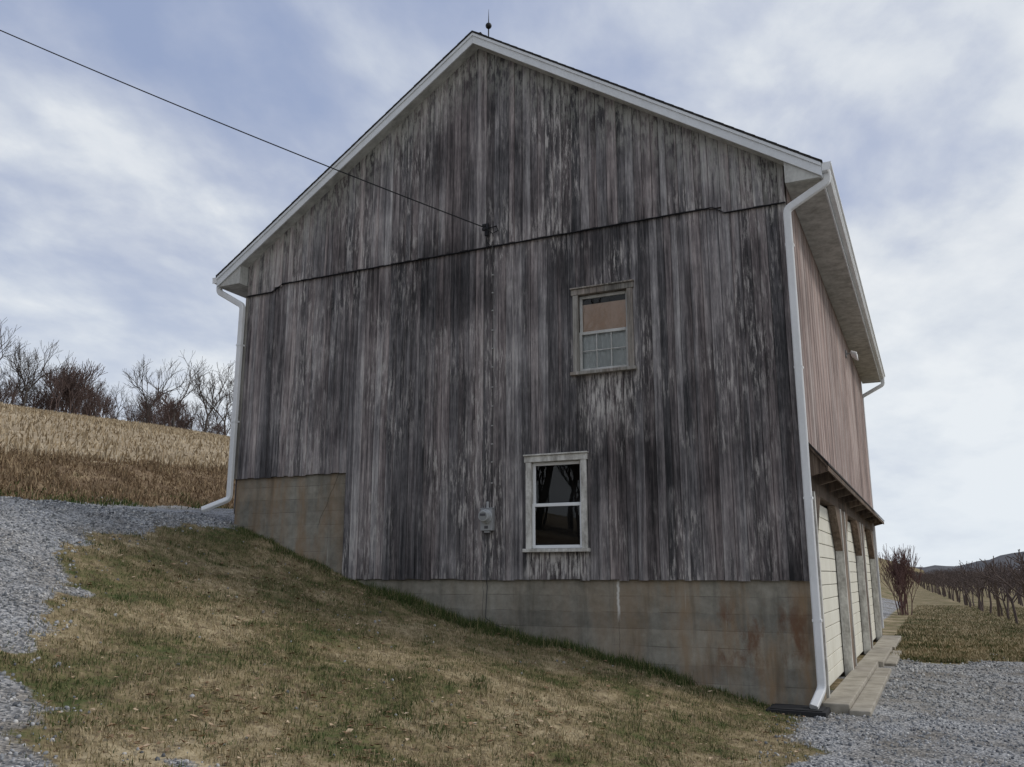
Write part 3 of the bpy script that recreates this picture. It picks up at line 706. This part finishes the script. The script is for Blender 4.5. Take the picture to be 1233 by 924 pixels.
def place(mesh,name,x,Yc,s,rz_,parent,dz=-.1):
    o=bpy.data.objects.new(name,mesh); o.location=(x,Yc-D,float(H(x,Yc))+dz); o.scale=(s,s,s); o.rotation_euler=(0,0,rz_); link(o,parent); return o
gsegs=[gen_tree(20+i,10,.17,5,.50,2,.24,.25,.014,3,.10) for i in range(4)]
big=[tree_mesh('_bt%d'%i,g,BARK) for i,g in enumerate(gsegs)]
red=[tree_mesh('_rt%d'%i,gen_tree(40+i,6,.07,4,.38,2,.40,.28,.017,3,.13,(.6,.9),0),BARKR) for i in range(3)]
tl=empty('distant_treeline')
def mh(me): 
    a=np.empty(len(me.vertices)*3,np.float32); me.vertices.foreach_get('co',a); return a.reshape(-1,3)[:,2].max()
hb=[mh(m) for m in big]; hr=[mh(m) for m in red]
for i in range(430):
    ang=math.radians(random.uniform(38,66)); xx=-random.uniform(94,118); yy=-xx/math.tan(ang)
    f=(math.degrees(ang)-38)/28
    wv=.85+.3*math.sin(math.degrees(ang)*1.1)+.15*math.sin(math.degrees(ang)*3.7)
    j=random.randrange(3); hh=random.uniform(4.2,7.2)*(.80+.30*f)*wv; place(red[j],'thicket_tree',xx,yy,hh/hr[j],random.uniform(0,6.3),tl)
for i in range(50):
    ang=math.radians(random.uniform(38,66)); xx=-random.uniform(96,120); yy=-xx/math.tan(ang)
    j=random.randrange(4); hh=random.uniform(7,10.5); place(big[j],'bare_tree',xx,yy,hh/hb[j],random.uniform(0,6.3),tl)
for ang,hh in ((47.0,13.0),(45.2,12.5),(43.9,12),(42.8,11.5),(48.6,11),(57.0,12),(58.8,11),(62,9)):
    a_=math.radians(ang); xx=-97; yy=-xx/math.tan(a_); j=random.randrange(4); place(big[j],'bare_tree',xx,yy,hh/hb[j],random.uniform(0,6.3),tl)
om=[tree_mesh('_ot%d'%i,gen_tree(60+i,2.3,.045,3,.60,3,.24,.32,.011,2,.12,(.6,.85)),BARKO) for i in range(4)]; ho=[mh(m) for m in om]
orc=empty('orchard_rows')
yy=31.
cnt=0
while yy<330:
    bx=np.interp(yy,[30,34,142,400],[2.9,2.6,-1.6,-10])
    for k in range(34):
        xx=bx+k*3.2+random.uniform(-.2,.2)
        az=math.degrees(math.atan2(xx,yy))
        if az>9: break
        j=random.randrange(4); place(om[j],'orchard_tree',xx,yy+random.uniform(-.3,.3),random.uniform(2.1,2.7)/ho[j],random.uniform(0,6.3),orc); cnt+=1
    yy+=1.8 if yy<120 else 3.0
pm=MB()
for k in range(30):
    yy=34+k*9; bx=float(np.interp(yy,[30,34,142,400],[2.9,2.6,-1.6,-10])); z=float(H(bx,yy)); pm.box(bx-.05,bx+.05,yy-D-.05,yy-D+.05,z-.2,z+1.5)
pm.make('orchard_posts',POLE,orc)
bsg=[]
for i in range(12):
    sgs=gen_tree(80+i,3.0,.03,4,.28,2,.5,.30,.008,3,.12,(.6,.9),0)
    ox,oy=random.gauss(0,.2),random.gauss(0,.2)
    bsg+=[((a[0]+ox,a[1]+oy,a[2]),(b[0]+ox,b[1]+oy,b[2]),r1,r2) for a,b,r1,r2 in sgs]
bm_=tree_mesh('_bush',bsg,BARKB); hbz=mh(bm_); place(bm_,'bare_bush',-1.35,43,3.2/hbz,0,None)
bw=empty('woodland_edge')
for i in range(46):
    j=random.randrange(4); xx=random.uniform(-62,0); yy=-random.uniform(28,55); place(big[j],'bare_tree',xx,yy,random.uniform(14,20)/hb[j],random.uniform(0,6.3),bw)
for i in range(110):
    j=random.randrange(3); xx=random.uniform(-62,0); yy=-random.uniform(26,45); place(red[j],'thicket_tree',xx,yy,random.uniform(7,12)/hr[j],random.uniform(0,6.3),bw)
n=160; az=np.radians(np.linspace(-30,60,n)); deg=np.degrees(az); V=[]
hh=np.interp(deg,[-30,-5,1.2,2.6,4.3,8,20,60],[8,10,12,20,31,38,40,30])+2.5*vnoise(deg,deg*0,2.2,51)+1.5*vnoise(deg,deg*0,6,52)
for k,(dr_,s_) in enumerate(((1150,-.02),(1300,.75),(1400,1.0),(1700,1.0))):
    V.append(np.stack([np.sin(az)*dr_,np.cos(az)*dr_-D,hh*s_-1-(6 if k==0 else 0)],-1))
V=np.concatenate(V); idn=np.arange(4*n).reshape(4,n); F=np.stack([idn[:-1,:-1],idn[:-1,1:],idn[1:,1:],idn[1:,:-1]],-1).reshape(-1,4)
np_mesh('distant_hills',V,F,HILL,smooth=True)
# ------------------------------------------------------------------ world, sun, camera
SEL,SROT=math.radians(42),math.radians(62)
w=bpy.data.worlds.new('World'); sc.world=w; w.use_nodes=True; nt=w.node_tree; nt.nodes.clear()
class WT(NT):
    def __init__(s): s.t=nt
t=WT(); out=t.n('ShaderNodeOutputWorld'); bg=t.n('ShaderNodeBackground'); bg.inputs[1].default_value=.145; t.l(bg.outputs[0],out.inputs[0])
sky=t.n('ShaderNodeTexSky',sky_type='NISHITA'); sky.sun_disc=False; sky.sun_elevation=SEL; sky.sun_rotation=SROT; sky.air_density=1.2; sky.dust_density=1.5
gen=t.n('ShaderNodeTexCoord').outputs['Generated']; s=t.sep(gen)
zz=t.math('ADD',t.math('MAXIMUM',s[2],0.0),.24)
uv=t.comb(t.math('DIVIDE',s[0],zz),t.math('DIVIDE',s[1],zz),0)
n1=t.noise(t.map(uv,(1.0,.8,1),loc=(2.3,.7,0),rot=(0,0,.6)),1.1,6,.52,.2)
n2=t.noise(t.map(uv,(1.8,1.4,1),loc=(3,1,0),rot=(0,0,.9)),1.7,7,.56,.15)
cf=t.math('MULTIPLY_ADD',n2,.55,t.math('MULTIPLY',n1,.85))
cf=t.math('ADD',cf,t.math('MULTIPLY',s[0],.12)); cf=t.math('ADD',cf,t.rng(s[2],.55,.05,.02,.18))
cov=t.rng(cf,.54,.80,.10,1.0)
blue=t.mix(.78,sky.outputs[0],(2.25,2.72,4.05))
cc=t.mix(1,t.ramp(t.math('ADD',t.math('MULTIPLY',cf,.75),t.math('MULTIPLY',n2,.3)),[(.48,(.36,.41,.53)),(.62,(.47,.51,.61)),(.74,(.60,.64,.70)),(.86,(.74,.765,.79))]),(7.8,7.8,7.8),'MULTIPLY')
col=t.mix(cov,blue,cc)
hz=t.rng(s[2],.34,.02,0,.75); col=t.mix(hz,col,(5.3,5.75,6.2))
t.l(col,bg.inputs[0])
L=bpy.data.lights.new('sun','SUN'); L.energy=1.5; L.angle=math.radians(12); L.color=(1,.95,.88)
lo_=bpy.data.objects.new('sun',L); link(lo_)
Sv=Vector((math.sin(SROT)*math.cos(SEL),math.cos(SROT)*math.cos(SEL),math.sin(SEL))); lo_.rotation_euler=(-Sv).to_track_quat('-Z','Y').to_euler()
cam=bpy.data.cameras.new('camera'); co=bpy.data.objects.new('camera',cam); link(co); cam.sensor_width=36; cam.lens=30.51; cam.clip_end=6000; cam.clip_start=.05
co.location=(0,-D,1.57); co.rotation_euler=(math.radians(90+12.4),0,math.radians(25.5)); sc.camera=co
sc.view_settings.view_transform='Standard'; sc.view_settings.look='None'; sc.view_settings.exposure=0; sc.view_settings.gamma=1
